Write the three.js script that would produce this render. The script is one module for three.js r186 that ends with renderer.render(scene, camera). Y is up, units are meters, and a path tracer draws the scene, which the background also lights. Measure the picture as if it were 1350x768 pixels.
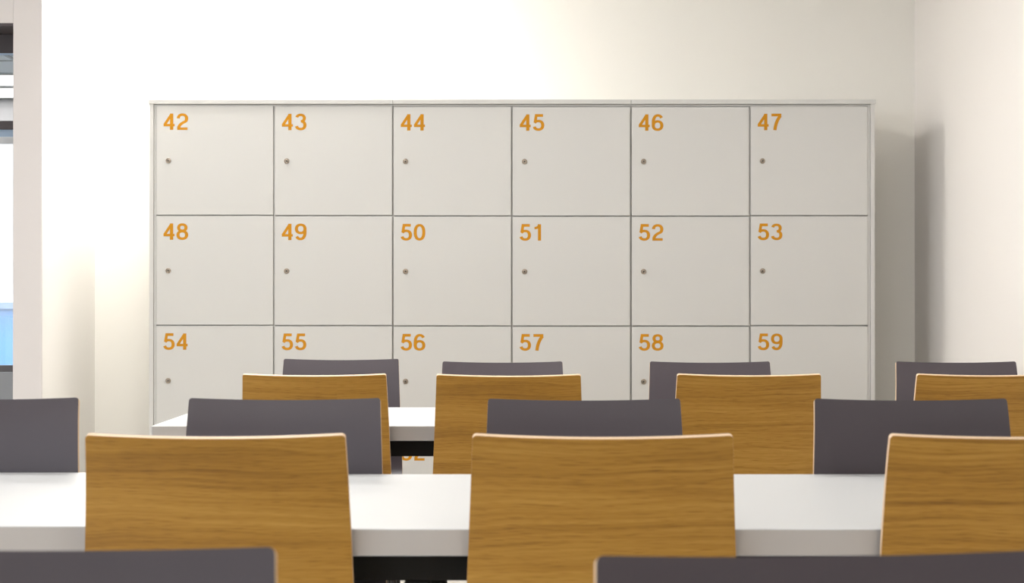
import * as THREE from 'three';
import { RoundedBoxGeometry } from 'three/addons/geometries/RoundedBoxGeometry.js';
import { mergeGeometries } from 'three/addons/utils/BufferGeometryUtils.js';
import { ImprovedNoise } from 'three/addons/math/ImprovedNoise.js';
import { RectAreaLightUniformsLib } from 'three/addons/lights/RectAreaLightUniformsLib.js';

// ------------------------------------------------------------------ camera, sky, light, exposure
const scene = new THREE.Scene();
const F = 2300, CAM_Y = 1.106, HORIZON = 395;               // focal length in pixels, eye height, horizon row
const camera = new THREE.PerspectiveCamera(2 * Math.atan(384 / F) * 180 / Math.PI, 1350 / 768, 0.05, 900);
camera.position.set(0, CAM_Y, 0);
camera.rotation.x = Math.atan((HORIZON - 384) / F);
camera.focus = 7.4;
camera.userData.fStop = 11;
scene.add(camera);

const renderer = new THREE.WebGLRenderer({ antialias: true });
renderer.toneMapping = THREE.LinearToneMapping;
renderer.toneMappingExposure = 1.29;
renderer.shadowMap.enabled = true;
RectAreaLightUniformsLib.init();

{ // bright hazy sky
  const w = 64, h = 64, d = new Float32Array(w * h * 4);
  for (let j = 0; j < h; j++) {
    const e = Math.abs(j / (h - 1) * 2 - 1), t = Math.pow(e, 0.7);
    for (let i = 0; i < w; i++) d.set([0.95 - 0.45 * t, 1.0 - 0.28 * t, 1.05, 1], (j * w + i) * 4);
  }
  const sky = new THREE.DataTexture(d, w, h, THREE.RGBAFormat, THREE.FloatType);
  sky.mapping = THREE.EquirectangularReflectionMapping;
  sky.magFilter = THREE.LinearFilter; sky.minFilter = THREE.LinearFilter; sky.needsUpdate = true;
  scene.background = sky;
  scene.backgroundIntensity = 2.6;
}
const LAMP = new THREE.Color(1.0, 0.98, 0.95);
const CEIL = 2.95, NEXT_CEIL = 2.6;
// unseen ceiling panels, guessed to light the room (first one inferred): x, z, radiance
const PANELS = [[-1.45, -7.48, 34, 0.6, 0.21],
  [-0.9, -5.3, 32, 0.3, 0.3], [-1.0, -2.2, 16, 0.3, 0.3], [-1.0, 0.2, 16, 0.3, 0.3], [0.9, -5.3, 14, 0.3, 0.3], [0.9, -1.0, 8, 0.3, 0.3],  // the two nearest the lockers are added to brighten wall and shadow there
  [-3.9, -4.6, 7, 0.3, 0.3], [-3.9, -2.2, 16, 0.3, 0.3], [-3.9, 0.2, 16, 0.3, 0.3]];
const NEXT_PANELS = [[-3.4, -11.8, 6, 0.3, 0.3], [-3.75, -12.52, 4, 0.3, 0.3], [-3.4, -9.0, 14, 0.3, 0.3], [-5.6, -9.0, 14, 0.3, 0.3], [-5.6, -11.8, 14, 0.3, 0.3]];

// ------------------------------------------------------------------ helpers
let seed = 7;
const rnd = () => { seed = (seed * 1664525 + 1013904223) % 4294967296; return seed / 4294967296; };
const noise = new ImprovedNoise();
const names = new Map();
function numbered(name) {
  const n = names.get(name) || 0; names.set(name, n + 1);
  return n ? `${name}_${String(n).padStart(3, '0')}` : name;
}
function mesh(name, geo, mat, parent = scene) {
  const m = new THREE.Mesh(geo, mat);
  m.name = parent === scene ? numbered(name) : name;
  m.castShadow = m.receiveShadow = true;
  parent.add(m);
  return m;
}
function struct(name, geos, mat, parent = scene) {
  const m = mesh(name, Array.isArray(geos) ? mergeGeometries(geos) : geos, mat, parent);
  m.userData.kind = 'structure';
  return m;
}
function thing(name, label, category, group) {
  const o = new THREE.Group(); o.name = numbered(name); scene.add(o);
  o.userData = { label, category };
  if (group) o.userData.group = group;
  return o;
}
// axis-aligned box between two corners, uv in metres
function box(x0, x1, y0, y1, z0, z1) {
  const g = new THREE.BoxGeometry(Math.abs(x1 - x0), Math.abs(y1 - y0), Math.abs(z1 - z0));
  g.translate((x0 + x1) / 2, (y0 + y1) / 2, (z0 + z1) / 2);
  const p = g.attributes.position, n = g.attributes.normal, uv = g.attributes.uv;
  for (let i = 0; i < p.count; i++) {
    const ax = Math.abs(n.getX(i)), ay = Math.abs(n.getY(i));
    if (ay > 0.5) uv.setXY(i, p.getX(i), p.getZ(i));
    else if (ax > 0.5) uv.setXY(i, p.getZ(i), p.getY(i));
    else uv.setXY(i, p.getX(i), p.getY(i));
  }
  return g;
}
function rbox(x0, x1, y0, y1, z0, z1, r = 0.0015, s = 2) {
  const g = new RoundedBoxGeometry(Math.abs(x1 - x0), Math.abs(y1 - y0), Math.abs(z1 - z0), s, r);
  g.translate((x0 + x1) / 2, (y0 + y1) / 2, (z0 + z1) / 2);
  return g;
}
function tube(points, r, seg = 10) {
  const c = new THREE.CatmullRomCurve3(points.map((p) => new THREE.Vector3(...p)), false, 'centripetal');
  return new THREE.TubeGeometry(c, Math.max(8, points.length * 6), r, seg, false);
}
function dataTexture(w, h, fn, srgb) {
  const d = new Uint8Array(w * h * 4);
  for (let j = 0; j < h; j++) for (let i = 0; i < w; i++) {
    const c = fn(i, j), k = (j * w + i) * 4;
    for (let q = 0; q < 3; q++) d[k + q] = Math.max(0, Math.min(255, Math.round(c[q])));
    d[k + 3] = 255;
  }
  const t = new THREE.DataTexture(d, w, h);
  t.wrapS = t.wrapT = THREE.RepeatWrapping;
  t.magFilter = THREE.LinearFilter; t.minFilter = THREE.LinearMipmapLinearFilter; t.generateMipmaps = true;
  if (srgb) t.colorSpace = THREE.SRGBColorSpace;
  t.needsUpdate = true;
  return t;
}

// ------------------------------------------------------------------ materials
const std = (r, g, b, roughness, extra = {}) => {
  const m = new THREE.MeshStandardMaterial({ roughness, ...extra });
  m.color.setRGB(r, g, b);
  return m;
};
const paintBump = dataTexture(256, 256, () => { const v = 110 + rnd() * 60; return [v, v, v]; });
paintBump.repeat.set(3, 3);
const M = {
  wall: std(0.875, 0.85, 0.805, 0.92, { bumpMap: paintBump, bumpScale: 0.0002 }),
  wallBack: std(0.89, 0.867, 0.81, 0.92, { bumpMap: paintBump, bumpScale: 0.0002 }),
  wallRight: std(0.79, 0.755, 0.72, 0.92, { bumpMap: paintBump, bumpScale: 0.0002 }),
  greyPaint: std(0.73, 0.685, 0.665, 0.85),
  ceiling: std(0.88, 0.87, 0.85, 0.95),
  floor: std(0.56, 0.53, 0.48, 0.55),
  locker: std(0.60, 0.588, 0.56, 0.55),
  lock: std(0.38, 0.32, 0.26, 0.4, { metalness: 0.8 }),
  keyhole: std(0.03, 0.025, 0.02, 0.6),
  tabletop: std(0.63, 0.635, 0.64, 0.42),
  shadedTableEdge: std(0.52, 0.485, 0.455, 0.5),  // white edge with its shading put into the colour
  blackSteel: std(0.009, 0.007, 0.005, 0.75),
  chairSteel: std(0.035, 0.034, 0.036, 0.4, { metalness: 0.5 }),
  rubber: std(0.015, 0.015, 0.015, 0.8),
  laminate: std(0.068, 0.054, 0.063, 0.38),
  ply: std(0.78, 0.56, 0.36, 0.6),
  frame: std(0.075, 0.06, 0.064, 0.5),
  bead: std(0.42, 0.55, 0.72, 0.35),
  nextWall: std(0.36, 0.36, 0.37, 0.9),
  nextCeiling: std(0.76, 0.84, 0.90, 0.9),
  grid: std(0.42, 0.46, 0.5, 0.6),
  ground: std(0.20, 0.185, 0.16, 0.95),
  facade: std(0.20, 0.42, 0.72, 0.5),
};
M.number = new THREE.MeshPhysicalMaterial({ roughness: 0.8, specularIntensity: 0.2 });
M.number.color.setRGB(0.55, 0.24, 0.016);
M.glass = new THREE.MeshPhysicalMaterial({ color: 0xffffff, roughness: 0.0, transmission: 1, thickness: 0, ior: 1.5 });
M.frosted = new THREE.MeshPhysicalMaterial({ color: 0xffffff, roughness: 0.1, transmission: 1, thickness: 0, ior: 1.5 });
{ // film print: solid white above, fading out between 1.25 m and 0.85 m; the film spans 0.095 m to 1.825 m
  const fade = dataTexture(4, 128, (i, j) => { const y = 0.095 + 1.73 * j / 127, t = Math.max(0, Math.min(1, (y - 0.88) / 0.40)), v = 185 * t * t * (3 - 2 * t); return [v, v, v]; });
  fade.wrapS = fade.wrapT = THREE.ClampToEdgeWrapping;
  M.film = new THREE.MeshPhysicalMaterial({ color: 0xffffff, roughness: 1, transmission: 0.6, thickness: 0, alphaMap: fade, transparent: true, side: THREE.DoubleSide });
}
M.lampFace = new THREE.MeshStandardMaterial({ color: 0xffffff, emissive: LAMP, emissiveIntensity: 1.5, roughness: 0.6 });

// horizontal-grained oak veneer; one texture covers 0.6 m x 0.6 m
function oakTexture(k) {
  const W = 1024, H = 1024, z = 17.3 * k + 3.1;
  const dark = [126, 84, 20], mid = [170, 123, 42], lite = [198, 152, 70];
  return dataTexture(W, H, (i, j) => {
    const x = i / W * 0.6, y = j / H * 0.6;
    // growth figure bends slowly along the board; pores and rays are short thin dashes along the grain
    const wob = 0.016 * noise.noise(x * 2.3, y * 5, z) + 0.005 * noise.noise(x * 7, y * 16, z + 5) + 0.0012 * noise.noise(x * 22, y * 40, z + 7);
    const yy = y + wob;
    const band = noise.noise(x * 1.1, yy * 17, z + 11);
    const ring = noise.noise(x * 2.2, yy * 95, z + 21);
    const ring2 = noise.noise(x * 4.0, yy * 190, z + 26);
    const fine = noise.noise(x * 9, yy * 380, z + 31);
    const pore = noise.noise(x * 34, y * 620, z + 41);
    const broad = noise.noise(x * 3.5, y * 6, z + 51);
    let t = 0.55 + 0.30 * band + 0.20 * ring * (0.6 + 0.8 * Math.abs(broad)) + 0.20 * ring2 + 0.16 * fine + 0.12 * broad;
    t -= Math.max(0, pore - 0.12) * 0.55;
    t = Math.max(0, Math.min(1, t));
    const a = t < 0.5 ? dark : mid, b = t < 0.5 ? mid : lite, f = t < 0.5 ? t * 2 : t * 2 - 1;
    return [0, 1, 2].map((q) => a[q] + (b[q] - a[q]) * f);
  }, true);
}
const OAK = [0, 1, 2, 3].map((k) => {
  const t = oakTexture(k); t.repeat.set(1 / 0.6, 1 / 0.6); t.offset.set(0.13 * k, 0.29 * k);
  return new THREE.MeshStandardMaterial({ map: t, roughness: 0.5 });
});

// ------------------------------------------------------------------ the room
const BACK = -8.05, RIGHT = 1.8585, LEFT = -5.2, FRONT = 2.6;
const PIER = -7.14, PIER_X = -1.925, OPEN_X = -2.043, OPEN_TOP = 2.239, OPEN_L = -3.7, PT = 0.28;
struct('floor', box(-8.2, 2.1, -0.2, 0, -13.1, FRONT + 0.2), M.floor);
struct('ceiling', box(LEFT - 0.2, RIGHT + 0.2, CEIL, CEIL + 0.2, BACK - 0.2, FRONT + 0.2), M.ceiling);
struct('wall_back', box(OPEN_X, RIGHT + 0.2, 0, CEIL, BACK - 0.2, BACK), M.wallBack);
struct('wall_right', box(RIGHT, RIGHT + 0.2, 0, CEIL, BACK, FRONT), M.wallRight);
const FX0 = -4.8, FX1 = -2.0;
struct('wall_front', [box(LEFT - 0.2, RIGHT + 0.2, 0, 0.85, FRONT, FRONT + 0.2), box(LEFT - 0.2, RIGHT + 0.2, 2.65, CEIL, FRONT, FRONT + 0.2),
  box(LEFT - 0.2, FX0, 0.85, 2.65, FRONT, FRONT + 0.2), box(FX1, RIGHT + 0.2, 0.85, 2.65, FRONT, FRONT + 0.2)], M.wall);
const WZ0 = -4.6, WZ1 = 1.8, WY0 = 0.85, WY1 = 2.65;
struct('wall_left', [box(LEFT - 0.2, LEFT, 0, WY0, PIER - PT, FRONT), box(LEFT - 0.2, LEFT, WY1, CEIL, PIER - PT, FRONT),
  box(LEFT - 0.2, LEFT, WY0, WY1, PIER - PT, WZ0), box(LEFT - 0.2, LEFT, WY0, WY1, WZ1, FRONT)], M.wall);
struct('wall_pier', box(OPEN_X, PIER_X, 0, CEIL, BACK, PIER - 0.014), M.wall);         // pier beside the recess
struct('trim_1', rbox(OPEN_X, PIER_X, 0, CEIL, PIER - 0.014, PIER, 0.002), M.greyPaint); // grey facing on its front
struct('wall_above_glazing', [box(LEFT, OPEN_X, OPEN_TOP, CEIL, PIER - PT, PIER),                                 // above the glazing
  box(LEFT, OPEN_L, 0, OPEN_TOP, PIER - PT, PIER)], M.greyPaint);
// the room behind the glazing
const NB = -12.9;
struct('wall_next_room', [
  box(-8.2, -2.2, 2.30, NEXT_CEIL + 0.2, NB - 0.2, NB), box(-8.2, -2.2, 0, 0.57, NB - 0.2, NB),
  box(-8.2, -7.6, 0.57, 2.30, NB - 0.2, NB), box(-2.2, PIER_X, 0, NEXT_CEIL + 0.2, NB - 0.2, NB),
  box(OPEN_X, PIER_X, 0, NEXT_CEIL + 0.2, NB, BACK - 0.2), box(-8.2, -8.0, 0, NEXT_CEIL + 0.2, NB, PIER - PT),
  box(-8.0, LEFT - 0.2, 0, NEXT_CEIL + 0.2, PIER - PT, PIER - PT + 0.2)], M.nextWall);
const nextCeiling = struct('ceiling_next_room', box(-8.0, OPEN_X, NEXT_CEIL, NEXT_CEIL + 0.2, NB, PIER - PT), M.nextCeiling);
{
  const bars = [];
  for (let x = -7.9; x < -2; x += 0.6) bars.push(box(x, x + 0.024, NEXT_CEIL - 0.006, NEXT_CEIL, NB, PIER - PT));
  for (let z = -12.7; z < -6.9; z += 0.6) bars.push(box(-8, OPEN_X, NEXT_CEIL - 0.006, NEXT_CEIL, z, z + 0.024));
  struct('ceiling_grid', bars, M.grid, nextCeiling);
}
// glazed screen in the opening
{
  const w = new THREE.Group(); w.name = 'window_1'; w.userData.kind = 'structure'; scene.add(w);
  const zf = PIER - PT + 0.06, zb = PIER - PT, H2 = OPEN_TOP - 0.012;
  mesh('window_lining', mergeGeometries([box(OPEN_L, OPEN_X, H2, OPEN_TOP, zb, PIER - 0.002)]), M.frame, w);
  mesh('window_frame', mergeGeometries([rbox(OPEN_L, OPEN_X, H2 - 0.080, H2, zb, zf), rbox(OPEN_L, OPEN_X, 0, 0.09, zb, zf),
    rbox(OPEN_X - 0.05, OPEN_X, 0.09, H2 - 0.080, zb, zf), rbox(OPEN_L, OPEN_L + 0.07, 0.09, H2 - 0.080, zb, zf)]), M.frame, w);
  mesh('window_transom', rbox(OPEN_L + 0.07, OPEN_X - 0.05, 1.826, 1.861, zb, zf), M.frame, w);
  mesh('glazing_bead', mergeGeometries([box(OPEN_L + 0.07, OPEN_X - 0.05, H2 - 0.087, H2 - 0.080, zf - 0.02, zf - 0.004),
    box(OPEN_L + 0.07, OPEN_X - 0.05, 1.796, 1.826, zf - 0.03, zf - 0.02)]), M.bead, w);
  mesh('window_pane', box(OPEN_L + 0.07, OPEN_X - 0.05, 1.86, H2 - 0.08, zf - 0.036, zf - 0.030), M.glass, w);
  mesh('window_pane', box(OPEN_L + 0.07, OPEN_X - 0.05, 0.09, 1.826, zf - 0.036, zf - 0.030), M.frosted, w);
  const film = mesh('frosted_film', new THREE.PlaneGeometry(OPEN_X - OPEN_L - 0.12, 1.73).translate((OPEN_L + OPEN_X + 0.02) / 2, 0.96, zf - 0.029), M.film, w);
  film.userData.label = 'white film on the glass fading to clear downwards';
}
// window of the next room, and what lies outside it
{
  const w = new THREE.Group(); w.name = 'window_2'; w.userData.kind = 'structure'; scene.add(w);
  const bars = [rbox(-7.6, -2.2, 0.57, 0.62, NB - 0.14, NB - 0.08), rbox(-7.6, -2.2, 2.27, 2.30, NB - 0.14, NB - 0.08)];
  for (const x of [-7.6, -5.9, -2.25]) bars.push(rbox(x, x + 0.05, 0.62, 2.27, NB - 0.14, NB - 0.08));
  mesh('window_frame', mergeGeometries(bars), M.frame, w);
  mesh('window_pane', box(-7.55, -2.25, 0.62, 2.27, NB - 0.114, NB - 0.108), M.glass, w);
}
{ // unseen windows added in the left wall for daylight fill
  const w = new THREE.Group(); w.name = 'added_window_3'; w.userData.kind = 'structure'; scene.add(w);
  const bars = [box(LEFT - 0.14, LEFT - 0.08, WY0, WY0 + 0.05, WZ0, WZ1), box(LEFT - 0.14, LEFT - 0.08, WY1 - 0.05, WY1, WZ0, WZ1)];
  for (let i = 0; i <= 5; i++) { const z = WZ0 + (WZ1 - WZ0 - 0.05) * i / 5; bars.push(box(LEFT - 0.14, LEFT - 0.08, WY0 + 0.05, WY1 - 0.05, z, z + 0.05)); }
  mesh('window_frame', mergeGeometries(bars), M.frame, w);
  mesh('window_pane', box(LEFT - 0.114, LEFT - 0.108, WY0 + 0.05, WY1 - 0.05, WZ0, WZ1), M.glass, w);
}
{ // unseen windows added behind the viewer to light camera-facing surfaces
  const w = new THREE.Group(); w.name = 'added_window_4'; w.userData.kind = 'structure'; scene.add(w);
  const bars = [box(FX0, FX1, WY0, WY0 + 0.05, FRONT + 0.08, FRONT + 0.14), box(FX0, FX1, WY1 - 0.05, WY1, FRONT + 0.08, FRONT + 0.14)];
  for (let i = 0; i <= 4; i++) { const x = FX0 + (FX1 - FX0 - 0.05) * i / 4; bars.push(box(x, x + 0.05, WY0 + 0.05, WY1 - 0.05, FRONT + 0.08, FRONT + 0.14)); }
  mesh('window_frame', mergeGeometries(bars), M.frame, w);
  mesh('window_pane', box(FX0, FX1, WY0 + 0.05, WY1 - 0.05, FRONT + 0.108, FRONT + 0.114), M.glass, w);
}
struct('ground', box(-200, 60, -4.0, -3.5, -260, 60), M.ground);
{
  const b = thing('office_building', 'low pale blue building outside, blurred behind the frosted glass', 'building');
  mesh('facade', box(-70, 10, -3.5, 0.55, -122, -110), M.facade, b);
  mesh('roof_edge', box(-70.3, 10.3, 0.55, 0.95, -122.3, -109.7), M.bead, b);
}

// ------------------------------------------------------------------ ceiling lights
function ceilingLight([x, z, L, hx, hz], y, label, group) {
  const t = thing('ceiling_light', label, 'ceiling light', group);
  t.position.set(x, y, z);
  const e = 0.02;
  mesh('frame', mergeGeometries([box(-hx, hx, -0.012, 0, -hz, -hz + e), box(-hx, hx, -0.012, 0, hz - e, hz),
    box(-hx, -hx + e, -0.012, 0, -hz + e, hz - e), box(hx - e, hx, -0.012, 0, -hz + e, hz - e)]), M.ceiling, t);
  mesh('diffuser', box(-hx + e, hx - e, -0.008, -0.001, -hz + e, hz - e), M.lampFace, t);
  const l = new THREE.RectAreaLight(LAMP, L, 2 * (hx - e), 2 * (hz - e));
  l.name = 'lamp'; l.position.set(0, -0.014, 0); l.rotation.x = -Math.PI / 2;
  t.add(l);
}
const PANEL_LABELS = ['long white ceiling panel light close above the locker wall',
  'added square ceiling panel light above the far table next to the lockers', 'unseen square ceiling panel light above the near row of tables', 'unseen square ceiling panel light straight above the viewer',
  'added square ceiling panel light that lightens the shadow beside the lockers', 'unseen square ceiling panel light, level with the near tables', 'unseen square ceiling panel light on the left side of the room',
  'unseen square ceiling panel light beside the left wall, level with the near tables', 'unseen square ceiling panel light beside the left wall, farthest from the lockers'];
PANELS.forEach((p, i) => ceilingLight(p, CEIL, PANEL_LABELS[i], i ? 'unseen ceiling lights over the tables' : undefined));
const NEXT_LABELS = ['nearer bright ceiling panel seen through the glazing above the transom', 'farther bright ceiling panel seen through the glazing above the transom',
  'ceiling panel light of the next room, just behind the glazed screen', 'ceiling panel light of the next room, deep inside and near the screen side', 'ceiling panel light of the next room, deep inside by its far window'];
NEXT_PANELS.forEach((p, i) => ceilingLight(p, NEXT_CEIL, NEXT_LABELS[i], 'ceiling lights of the next room'));

// ------------------------------------------------------------------ lockers
const LZ = -7.5, S = 7.5 / F;
const lx = (px) => (px - 675) * S, ly = (py) => CAM_Y + (HORIZON - py) * S;
const LBACK = -8.04;
{ // surround: end panels and three top boards around the cabinets
  const t = thing('locker_surround', 'pale grey surround of end panels and top boards around all the lockers', 'cabinet surround');
  for (const [a, b] of [[196.8, 202.3], [1147.8, 1153.3]])
    mesh('end_panel', rbox(lx(a), lx(b), 0, ly(137), LBACK, LZ + 0.003), M.locker, t);
  for (const [a, b] of [[195.6, 517.8], [518.2, 831.9], [832.3, 1154.4]])
    mesh('top_board', rbox(lx(a), lx(b), ly(137), ly(131), LBACK, LZ + 0.006), M.locker, t);
}
// --- digits as flat strokes in a unit box of height 1
const WV = 0.188, WH = 0.150;
function ribbon(pts, closed, fixed) {
  const n = pts.length, pos = [], idx = [], nor = [];
  for (let i = 0; i < n; i++) {
    const a = pts[closed ? (i + n - 1) % n : Math.max(0, i - 1)], b = pts[i], c = pts[closed ? (i + 1) % n : Math.min(n - 1, i + 1)];
    const unit = (p, q) => { const l = Math.hypot(q[0] - p[0], q[1] - p[1]) || 1; return [(q[0] - p[0]) / l, (q[1] - p[1]) / l]; };
    let t1 = a === b ? unit(b, c) : unit(a, b), t2 = b === c ? t1 : unit(b, c);
    const wd = (t) => fixed || WV * Math.abs(t[1]) ** 2 + WH * Math.abs(t[0]) ** 2;
    const n1 = [-t1[1], t1[0]], n2 = [-t2[1], t2[0]];
    let m = [n1[0] + n2[0], n1[1] + n2[1]]; const ml = Math.hypot(...m) || 1; m = [m[0] / ml, m[1] / ml];
    const k = (wd(t1) + wd(t2)) / 4 / Math.max(0.5, m[0] * n1[0] + m[1] * n1[1]);
    pos.push(b[0] + m[0] * k, b[1] + m[1] * k, 0, b[0] - m[0] * k, b[1] - m[1] * k, 0);
    nor.push(0, 0, 1, 0, 0, 1);
  }
  for (let i = 0; i < (closed ? n : n - 1); i++) { const p = 2 * i, q = 2 * ((i + 1) % n); idx.push(p, p + 1, q, q, p + 1, q + 1); }
  const g = new THREE.BufferGeometry();
  g.setAttribute('position', new THREE.Float32BufferAttribute(pos, 3));
  g.setAttribute('normal', new THREE.Float32BufferAttribute(nor, 3));
  g.setIndex(idx);
  return g;
}
function arc(cx, cy, rx, ry, a0, a1, n = 26, e = 2.25) {
  const out = [];
  for (let i = 0; i <= n; i++) {
    const a = (a0 + (a1 - a0) * i / n) * Math.PI / 180, c = Math.cos(a), s = Math.sin(a);
    out.push([cx + rx * Math.sign(c) * Math.abs(c) ** (2 / e), cy + ry * Math.sign(s) * Math.abs(s) ** (2 / e)]);
  }
  return out;
}
const ring = (cx, cy, rx, ry) => ribbon(arc(cx, cy, rx, ry, 0, 360, 48).slice(0, -1), true);
function bez(p0, p1, p2, n = 10) {
  const o = [];
  for (let i = 0; i <= n; i++) { const t = i / n, u = 1 - t; o.push([0, 1].map((q) => u * u * p0[q] + 2 * u * t * p1[q] + t * t * p2[q])); }
  return o;
}
const six = () => [ring(0.342, 0.315, 0.252, 0.25), ribbon([...arc(0.36, 0.5, 0.27, 0.432, 38, 180, 26), [0.09, 0.42], [0.09, 0.32]], false)];
const DIGITS = {
  0: () => [ring(0.342, 0.5, 0.252, 0.432)],
  1: () => [ribbon([[0.40, 0], [0.40, 1.0]], false), ribbon([...bez([0.10, 0.765], [0.36, 0.765], [0.375, 1.0], 8)], false, 0.145)],
  2: () => [ribbon([...arc(0.345, 0.69, 0.245, 0.24, 178, -35, 24), ...bez([0.50, 0.50], [0.16, 0.36], [0.125, 0.13], 10)], false), ribbon([[0.035, 0.071], [0.645, 0.071]], false)],
  3: () => [ribbon(arc(0.335, 0.735, 0.222, 0.195, 168, -88, 26), false), ribbon(arc(0.342, 0.305, 0.25, 0.235, 88, -168, 26), false)],
  4: () => [ribbon([[0.49, 0], [0.49, 1]], false, 0.195), ribbon([[0.47, 0.93], [0.075, 0.315]], false, 0.165), ribbon([[0.012, 0.29], [0.665, 0.29]], false)],
  5: () => [ribbon([[0.61, 0.929], [0.205, 0.929], [0.135, 0.50]], false, 0.168), ribbon([...arc(0.335, 0.33, 0.255, 0.262, 150, -163, 30)], false)],
  6: six,
  7: () => [ribbon([[0.04, 0.926], [0.63, 0.926]], false, 0.168), ribbon([...bez([0.575, 0.88], [0.30, 0.55], [0.245, 0], 12)], false, 0.195)],
  8: () => [ring(0.342, 0.742, 0.215, 0.188), ring(0.342, 0.295, 0.255, 0.225)],
  9: () => six().map((g) => { g.rotateZ(Math.PI); g.translate(0.69, 1, 0); return g; }),
};
function numberGeometry(n, h) {
  const all = [];
  String(n).split('').forEach((c, k) => DIGITS[c]().forEach((g, q) => { g.translate(k * 0.785, 0, 0.004 * q); all.push(g); }));
  const g = mergeGeometries(all); g.scale(h * 1.03, h, h); return g;
}
// --- lock: turned rosette with a recessed core
const lockGeometry = (() => {
  const pr = [[0, 0.0055], [0.0062, 0.0055], [0.0066, 0.0035], [0.0074, 0.0035], [0.0080, 0.0062], [0.0098, 0.0062], [0.0112, 0.0046], [0.0116, 0.002], [0.0116, 0]];
  const g = new THREE.LatheGeometry(pr.map(([x, y]) => new THREE.Vector2(x, y)).reverse(), 28);
  g.rotateX(Math.PI / 2);
  return g;
})();
const keyholeGeometry = (() => {
  const a = new THREE.CylinderGeometry(0.0034, 0.0034, 0.0014, 16); a.rotateX(Math.PI / 2);
  const b = new THREE.BoxGeometry(0.0016, 0.0064, 0.0012);
  const g = mergeGeometries([a, b]); g.translate(0, 0, 0.0053); return g;
})();
const COLS = [[206.2, 360.0], [362.2, 516.8], [519.0, 673.6], [675.9, 830.5], [832.9, 987.5], [989.8, 1144.0]];
const ROW0 = [139.6, 140.0, 140.5, 140.7, 140.7, 140.0], PITCH = 144.9;
const tilt = COLS.map(() => [0, 1, 2, 3].map(() => (rnd() - 0.5) * 0.0012));
for (let c = 0; c < 3; c++) {
  const a = 42 + 2 * c;
  const t = thing('locker_cabinet', `pale grey locker cabinet with top doors ${a} and ${a + 1}, ${['beside the bright wall', 'middle of the three', 'beside the shaded corner'][c]}`, 'locker');
  t.position.set(lx(675 + (c - 1) * 314), 0, LZ);
  const ox = -t.position.x;
  const x0 = ox + lx([202.5, 518.0, 832.0][c]) + 0.0004, x1 = ox + lx([518.0, 832.0, 1147.6][c]) - 0.0004, xm = ox + lx(675 + (c - 1) * 314);
  const yb = ly(720.5), yt = ly(137.2) - 0.0005, zf = -0.0155, zb = LBACK - LZ + 0.002;
  const cas = [box(x0, x0 + 0.018, yb, yt, zb, zf), box(x1 - 0.018, x1, yb, yt, zb, zf), box(x0 + 0.018, x1 - 0.018, yt - 0.018, yt, zb, zf),
    box(x0 + 0.018, x1 - 0.018, yb, yb + 0.018, zb, zf), box(x0 + 0.018, x1 - 0.018, yb + 0.018, yt - 0.018, zb, zb + 0.008),
    box(xm - 0.009, xm + 0.009, yb + 0.018, yt - 0.018, zb + 0.008, zf)];
  for (let r = 1; r < 4; r++) { const y = ly(140 + r * PITCH - 0.8); cas.push(box(x0 + 0.018, xm - 0.009, y - 0.009, y + 0.009, zb + 0.008, zf), box(xm + 0.009, x1 - 0.018, y - 0.009, y + 0.009, zb + 0.008, zf)); }
  mesh('carcass', mergeGeometries(cas), M.locker, t);
  const fill = [box(x0, x1, ly(139.3), yt, zf, -0.006)];                   // strips that close the joint round the doors
  if (c === 0) fill.push(box(x0, ox + lx(205.8), yb, ly(139.3), zf, -0.005));
  if (c === 2) fill.push(box(ox + lx(1144.4), x1, yb, ly(139.3), zf, -0.005));
  mesh('filler_strip', mergeGeometries(fill), M.locker, t);
  mesh('plinth', box(x0 + 0.002, x1 - 0.002, 0, yb, zb, zf - 0.03), M.locker, t);
  for (let r = 0; r < 4; r++) for (let k = 0; k < 2; k++) {
    const col = 2 * c + k, n = 42 + r * 6 + col, [p0, p1] = COLS[col], top = ROW0[col] + r * PITCH;
    const w = lx(p1) - lx(p0), h = (PITCH - 1.55) * S;
    const door = mesh('door', new RoundedBoxGeometry(w, h, 0.014, 2, 0.0014), M.locker, t);
    door.position.set(ox + (lx(p0) + lx(p1)) / 2, ly(top) - h / 2, -0.007);
    door.rotation.y = tilt[col][r];
    const num = mesh('number', numberGeometry(n, 21.6 * S), M.number, door);
    num.position.set(-w / 2 + 9.0 * S, h / 2 - (10.1 + 21.3) * S, 0.00715);
    const lock = mesh('lock', lockGeometry, M.lock, door);
    lock.position.set(-w / 2 + 15.6 * S, h / 2 - 72 * S, 0.007);
    const key = mesh('keyhole', keyholeGeometry, M.keyhole, door);
    key.position.copy(lock.position); key.rotation.z = (rnd() - 0.5) * 1.2;
  }
}

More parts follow.
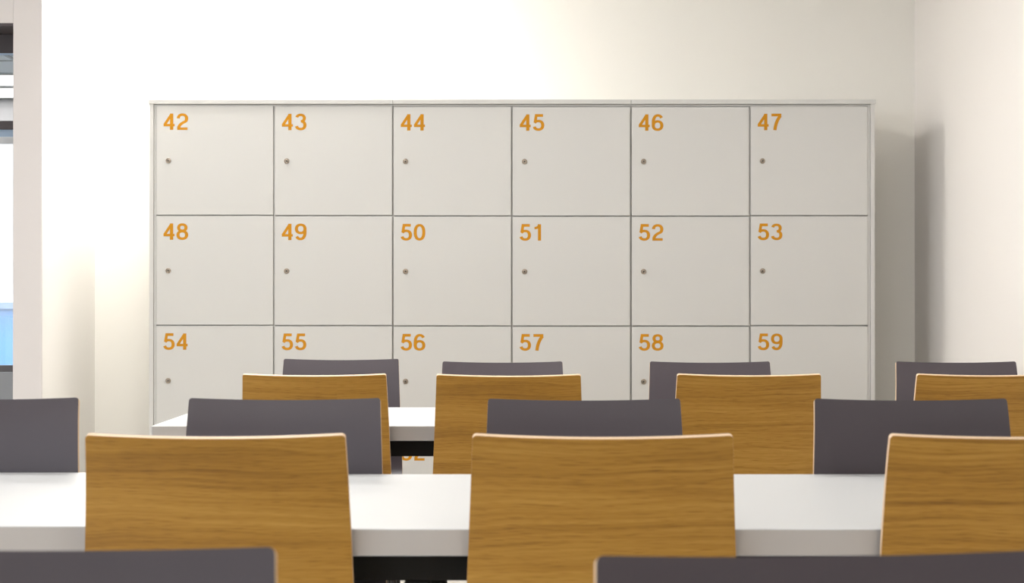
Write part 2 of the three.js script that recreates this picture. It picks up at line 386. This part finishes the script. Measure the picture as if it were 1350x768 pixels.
// ------------------------------------------------------------------ tables
const TABLE_Y = 0.73, TABLE_D = 0.9, TABLE_T = 0.045;
function shadedEdge(t, hx, hz, y0, y1) {                                   // edge of the top, its shade painted in as a darker colour
  const b = 0.0006, a = y0 + 0.002, c = y1 - 0.002;
  mesh('shaded_edge', mergeGeometries([box(-hx + 0.002, hx - 0.002, a, c, hz - 0.001, hz + b), box(-hx + 0.002, hx - 0.002, a, c, -hz - b, -hz + 0.001),
    box(hx - 0.001, hx + b, a, c, -hz + 0.002, hz - 0.002), box(-hx - b, -hx + 0.001, a, c, -hz + 0.002, hz - 0.002)]), M.shadedTableEdge, t).userData.label = 'edge of the white table top with its shade put into the colour';
}
function table(xl, len, near, legAt, label) {
  const t = thing('table', label, 'table', undefined);
  t.position.set(xl + len / 2, 0, -near - TABLE_D / 2);
  const hx = len / 2, hz = TABLE_D / 2, y1 = TABLE_Y, y0 = y1 - TABLE_T;
  mesh('tabletop', rbox(-hx, hx, y0, y1, -hz, hz, 0.0022, 3), M.tabletop, t);
  shadedEdge(t, hx, hz, y0, y1);
  const rails = [];
  for (const s of [-1, 1]) {
    mesh('rail', rbox(-hx + 0.05, hx - 0.05, y0 - 0.053, y0, s * (hz - 0.08) - 0.02 * (s + 1), s * (hz - 0.08) + 0.02 * (1 - s), 0.003), M.blackSteel, t);
    mesh('end_rail', rbox(s * (hx - 0.05) - 0.02 * (s + 1), s * (hx - 0.05) + 0.02 * (1 - s), y0 - 0.053, y0, -hz + 0.12, hz - 0.12, 0.003), M.blackSteel, t);
    for (const q of [-1, 1]) {
      const cx = s * legAt, cz = q * (hz - 0.10);
      const leg = mesh('leg', rbox(cx - 0.022, cx + 0.022, 0.008, y0 - 0.053, cz - 0.022, cz + 0.022, 0.004), M.blackSteel, t);
      mesh('foot_pad', new THREE.CylinderGeometry(0.018, 0.02, 0.008, 16).translate(cx, 0.004, cz), M.rubber, leg);
    }
  }
  return t;
}
table(-1.905, 1.4, 2.905, 0.36, 'white table in the near row, cut by the left edge of the photo');
table(-0.5, 1.4, 2.868, 0.36, 'white table in the near row, the one reaching behind the middle oak back');
table(-1.076, 1.4, 5.21, 0.64, 'white table in the far row, its free corner showing before the lockers');
table(0.329, 1.509, 5.21, 0.70, 'white table in the far row, hidden behind the chairs towards the bare wall');

// ------------------------------------------------------------------ chairs
// one bent plywood panel: profile in (z, y), + z is the rear of the chair
const PROFILE = [[-0.408, 0.433], [-0.388, 0.448], [-0.345, 0.4545], [-0.25, 0.4515], [-0.14, 0.447], [-0.06, 0.4450], [-0.015, 0.4525], [0.018, 0.474],
  [0.034, 0.512], [0.041, 0.57], [0.047, 0.64], [0.0535, 0.71], [0.0615, 0.78], [0.0715, 0.84], [0.084, 0.886]];
const prof = new THREE.CatmullRomCurve3(PROFILE.map(([z, y]) => new THREE.Vector3(0, y, z)), false, 'centripetal');
const LEN = prof.getLength(); prof.arcLengthDivisions = 600; prof.updateArcLengths();
const BEND = 0.435;                                                       // arc length where seat passes into backrest
const TOP_HALF = 0.21, TAPER = Math.tan(2.4 * Math.PI / 180);
const smooth = (a, b, x) => { const t = Math.max(0, Math.min(1, (x - a) / (b - a))); return t * t * (3 - 2 * t); };
function halfWidth(s) {
  const fromTop = LEN - s;
  let w = TOP_HALF + TAPER * Math.min(fromTop, 0.40);
  w -= 0.018 * smooth(0.42, 0.85, fromTop);
  const rt = 0.0065, rf = 0.035;
  if (fromTop < rt) w -= rt - Math.sqrt(Math.max(0, rt * rt - (rt - fromTop) ** 2));
  if (s < rf) w -= rf - Math.sqrt(Math.max(0, rf * rf - (rf - s) ** 2));
  return w;
}
function shellPoint(u, sAlong, off) {
  const s = sAlong - 0.0022 * (1 - u * u) * smooth(LEN - 0.12, LEN, sAlong);   // top edge dips slightly towards its middle
  const p = prof.getPointAt(Math.min(1, s / LEN)), tg = prof.getTangentAt(Math.min(1, s / LEN));
  const ny = -tg.z, nz = tg.y;                                            // normal towards the rear / underside
  const k = smooth(BEND - 0.02, BEND + 0.28, s) * 0.012;
  const x = u * halfWidth(sAlong), d = off - k * (x / TOP_HALF) ** 2;
  return [x, p.y + ny * d, p.z + nz * d];
}
function samples(s0, s1) {
  const out = [], n = Math.max(10, Math.round((s1 - s0) / 0.014));
  for (let i = 0; i <= n; i++) out.push(s0 + (s1 - s0) * i / n);
  for (const d of [0.0006, 0.0017, 0.0033, 0.0055, 0.008]) { if (s1 > LEN - 1e-6) out.push(LEN - d); }
  for (const d of [0.001, 0.004, 0.010, 0.018, 0.026]) { if (s0 < 1e-6) out.push(d); }
  return out.sort((a, b) => a - b).filter((v, i, a) => !i || v - a[i - 1] > 1e-5);
}
// closed slab over [s0, s1] between two offsets, inset from the outline
function slab(s0, s1, o0, o1, inset = 0, faces = 'both') {
  const ss = samples(s0, s1), nu = 18, pos = [], uv = [], idx = [];
  const grid = (off, flip) => {
    const b = pos.length / 3;
    for (const s of ss) for (let i = 0; i <= nu; i++) {
      const u = (i / nu * 2 - 1) * (1 - inset / Math.max(0.05, halfWidth(s)));
      pos.push(...shellPoint(u, s, off)); uv.push(u * halfWidth(s) + 0.3, s);
    }
    for (let j = 0; j < ss.length - 1; j++) for (let i = 0; i < nu; i++) {
      const a = b + j * (nu + 1) + i, c = a + nu + 1;
      flip ? idx.push(a, c, a + 1, a + 1, c, c + 1) : idx.push(a, a + 1, c, a + 1, c + 1, c);
    }
  };
  grid(o1, true); grid(o0, false);
  const rim = [];                                                          // outline, walked once
  ss.forEach((s) => rim.push([1, s]));
  for (let i = nu - 1; i >= 1; i--) rim.push([i / nu * 2 - 1, ss[ss.length - 1]]);
  ss.slice().reverse().forEach((s) => rim.push([-1, s]));
  for (let i = 1; i < nu; i++) rim.push([i / nu * 2 - 1, ss[0]]);
  const b = pos.length / 3;
  rim.forEach(([u, s], i) => {
    const v = u * (1 - inset / Math.max(0.05, halfWidth(s)));
    for (const o of [o0, o1]) { pos.push(...shellPoint(v, s, o)); uv.push(i * 0.01, o); }
  });
  for (let i = 0; i < rim.length; i++) { const p = b + 2 * i, q = b + 2 * ((i + 1) % rim.length); idx.push(p, p + 1, q, q, p + 1, q + 1); }
  const g = new THREE.BufferGeometry();
  g.setAttribute('position', new THREE.Float32BufferAttribute(pos, 3));
  g.setAttribute('uv', new THREE.Float32BufferAttribute(uv, 2));
  g.setIndex(idx); g.computeVertexNormals();
  return g;
}
const CORE = 0.0056, SKIN = 0.0062;
const GEO = {
  back: slab(BEND, LEN, -CORE, CORE), backRear: slab(BEND, LEN, CORE, SKIN, 0.0002), backFront: slab(BEND, LEN, -SKIN, -CORE, 0.0002),
  seat: slab(0, BEND, -CORE, CORE), seatUnder: slab(0, BEND, CORE, SKIN, 0.0002), seatTop: slab(0, BEND, -SKIN, -CORE, 0.0002),
};
const tubeR = 0.0095;
const legGeo = (s, z0, z1) => tube([[s * 0.195, 0.432, z0], [s * 0.198, 0.38, z0 + (z1 - z0) * 0.12], [s * 0.210, 0.006, z1]], tubeR);
const FRAME = [-1, 1].map((s) => ({
  front: legGeo(s, -0.330, -0.375), rear: legGeo(s, -0.075, 0.085),
  footF: new THREE.CylinderGeometry(0.012, 0.013, 0.022, 14).translate(s * 0.210, 0.011, -0.375),
  footR: new THREE.CylinderGeometry(0.012, 0.013, 0.022, 14).translate(s * 0.210, 0.011, 0.085),
  rail: tube([[s * 0.195, 0.431, -0.335], [s * 0.195, 0.429, -0.2], [s * 0.195, 0.4265, -0.07]], tubeR * 0.95),
}));
const crossGeo = [-0.30, -0.10].map((z) => tube([[-0.195, 0.4285, z], [0, 0.4285, z], [0.195, 0.4285, z]], tubeR * 0.85));
function makeChair() {
  const t = thing('chair', '', 'chair', undefined);
  const back = mesh('backrest', GEO.back, M.ply, t); back.userData.label = 'light plywood edge of the backrest';
  mesh('rear_veneer', GEO.backRear, OAK[0], back).userData.label = 'brown oak veneer on the rear of the backrest';
  mesh('front_laminate', GEO.backFront, M.laminate, back).userData.label = 'charcoal laminate on the front of the backrest';
  const seat = mesh('seat', GEO.seat, M.ply, t);
  mesh('under_veneer', GEO.seatUnder, OAK[0], seat);
  mesh('top_laminate', GEO.seatTop, M.laminate, seat);
  for (const f of FRAME) {
    const a = mesh('leg', f.front, M.chairSteel, t); mesh('rubber_foot', f.footF, M.rubber, a);
    const b = mesh('leg', f.rear, M.chairSteel, t); mesh('rubber_foot', f.footR, M.rubber, b);
    mesh('seat_rail', f.rail, M.chairSteel, t);
  }
  for (const g of crossGeo) mesh('crossbar', g, M.chairSteel, t);
  return t;
}
const firstChair = makeChair();
let chairCount = 0;
// px: screen column of the backrest's centre; d: distance of its top edge; facing: 1 faces away, -1 faces the camera
function chair(px, d, facing, turn, label) {
  const c = chairCount ? firstChair.clone() : firstChair;
  if (chairCount) { c.name = numbered('chair'); scene.add(c); }
  const top = 0.084, x = (px - 675) * d / F;
  const a = (facing > 0 ? 0 : Math.PI) + turn;
  c.rotation.y = a;
  c.position.set(x - Math.sin(a) * top, 0, -d - Math.cos(a) * top);
  c.userData = { label, category: 'chair', group: facing > 0 ? 'chairs with oak backs turned to the viewer' : 'chairs with charcoal fronts turned to the viewer' };
  const oak = OAK[chairCount % 4];
  c.traverse((o) => { if (o.name.endsWith('veneer')) o.material = oak; });
  chairCount++;
}
// near row, oak backs
chair(282.8, 2.812, 1, 0.0, 'oak-backed chair at the near row of tables, leftmost of the three nearest oak backs');
chair(795, 2.805, 1, -0.004, 'oak-backed chair at the near row of tables, middle of the three nearest oak backs');
chair(1347, 2.805, 1, 0.0, 'oak-backed chair at the near row of tables, cut by the right edge of the photo');
// near row, far side
chair(-18.5, 3.870, -1, 0.0, 'charcoal-fronted chair behind the near tables, cut by the left edge of the photo');
chair(376.8, 3.850, -1, 0.0, 'charcoal-fronted chair behind the near tables, just below locker numbers 54 and 55');
chair(769.5, 3.830, -1, 0.012, 'charcoal-fronted chair behind the near tables, just above the middle nearest oak back');
chair(1198, 3.830, -1, 0.0, 'charcoal-fronted chair behind the near tables, rightmost of that row');
// far row, oak backs
chair(414, 5.098, 1, 0.0, 'oak-backed chair at the far tables, leftmost of the smaller oak backs');
chair(670.5, 5.070, 1, 0.0, 'oak-backed chair at the far tables, standing in front of locker doors 56 and 57');
chair(988, 5.098, 1, -0.008, 'oak-backed chair at the far tables, its top edge crossing below the digits 59');
chair(1304.5, 5.098, 1, 0.0, 'oak-backed chair at the far tables, cut by the right edge of the photo');
// far row, far side
chair(450.5, 6.397, -1, 0.0, 'charcoal-fronted chair nearest the lockers, pushed back furthest from the far tables');
chair(662.5, 6.130, -1, 0.0, 'charcoal-fronted chair behind the far tables, its top edge below locker 57');
chair(935, 6.130, -1, 0.0, 'charcoal-fronted chair behind the far tables, its top edge below lockers 58 and 59');
chair(1258.5, 6.130, -1, 0.0, 'charcoal-fronted chair behind the far tables, standing against the bare wall in the corner');
// closest to the camera
chair(53, 1.541, -1, 0.0, 'closest charcoal-fronted chair, squarely placed, at the bottom left of the photo');
chair(1099, 1.509, -1, 0.10, 'closest charcoal-fronted chair, slightly turned, at the bottom right of the photo');

renderer.render(scene, camera);
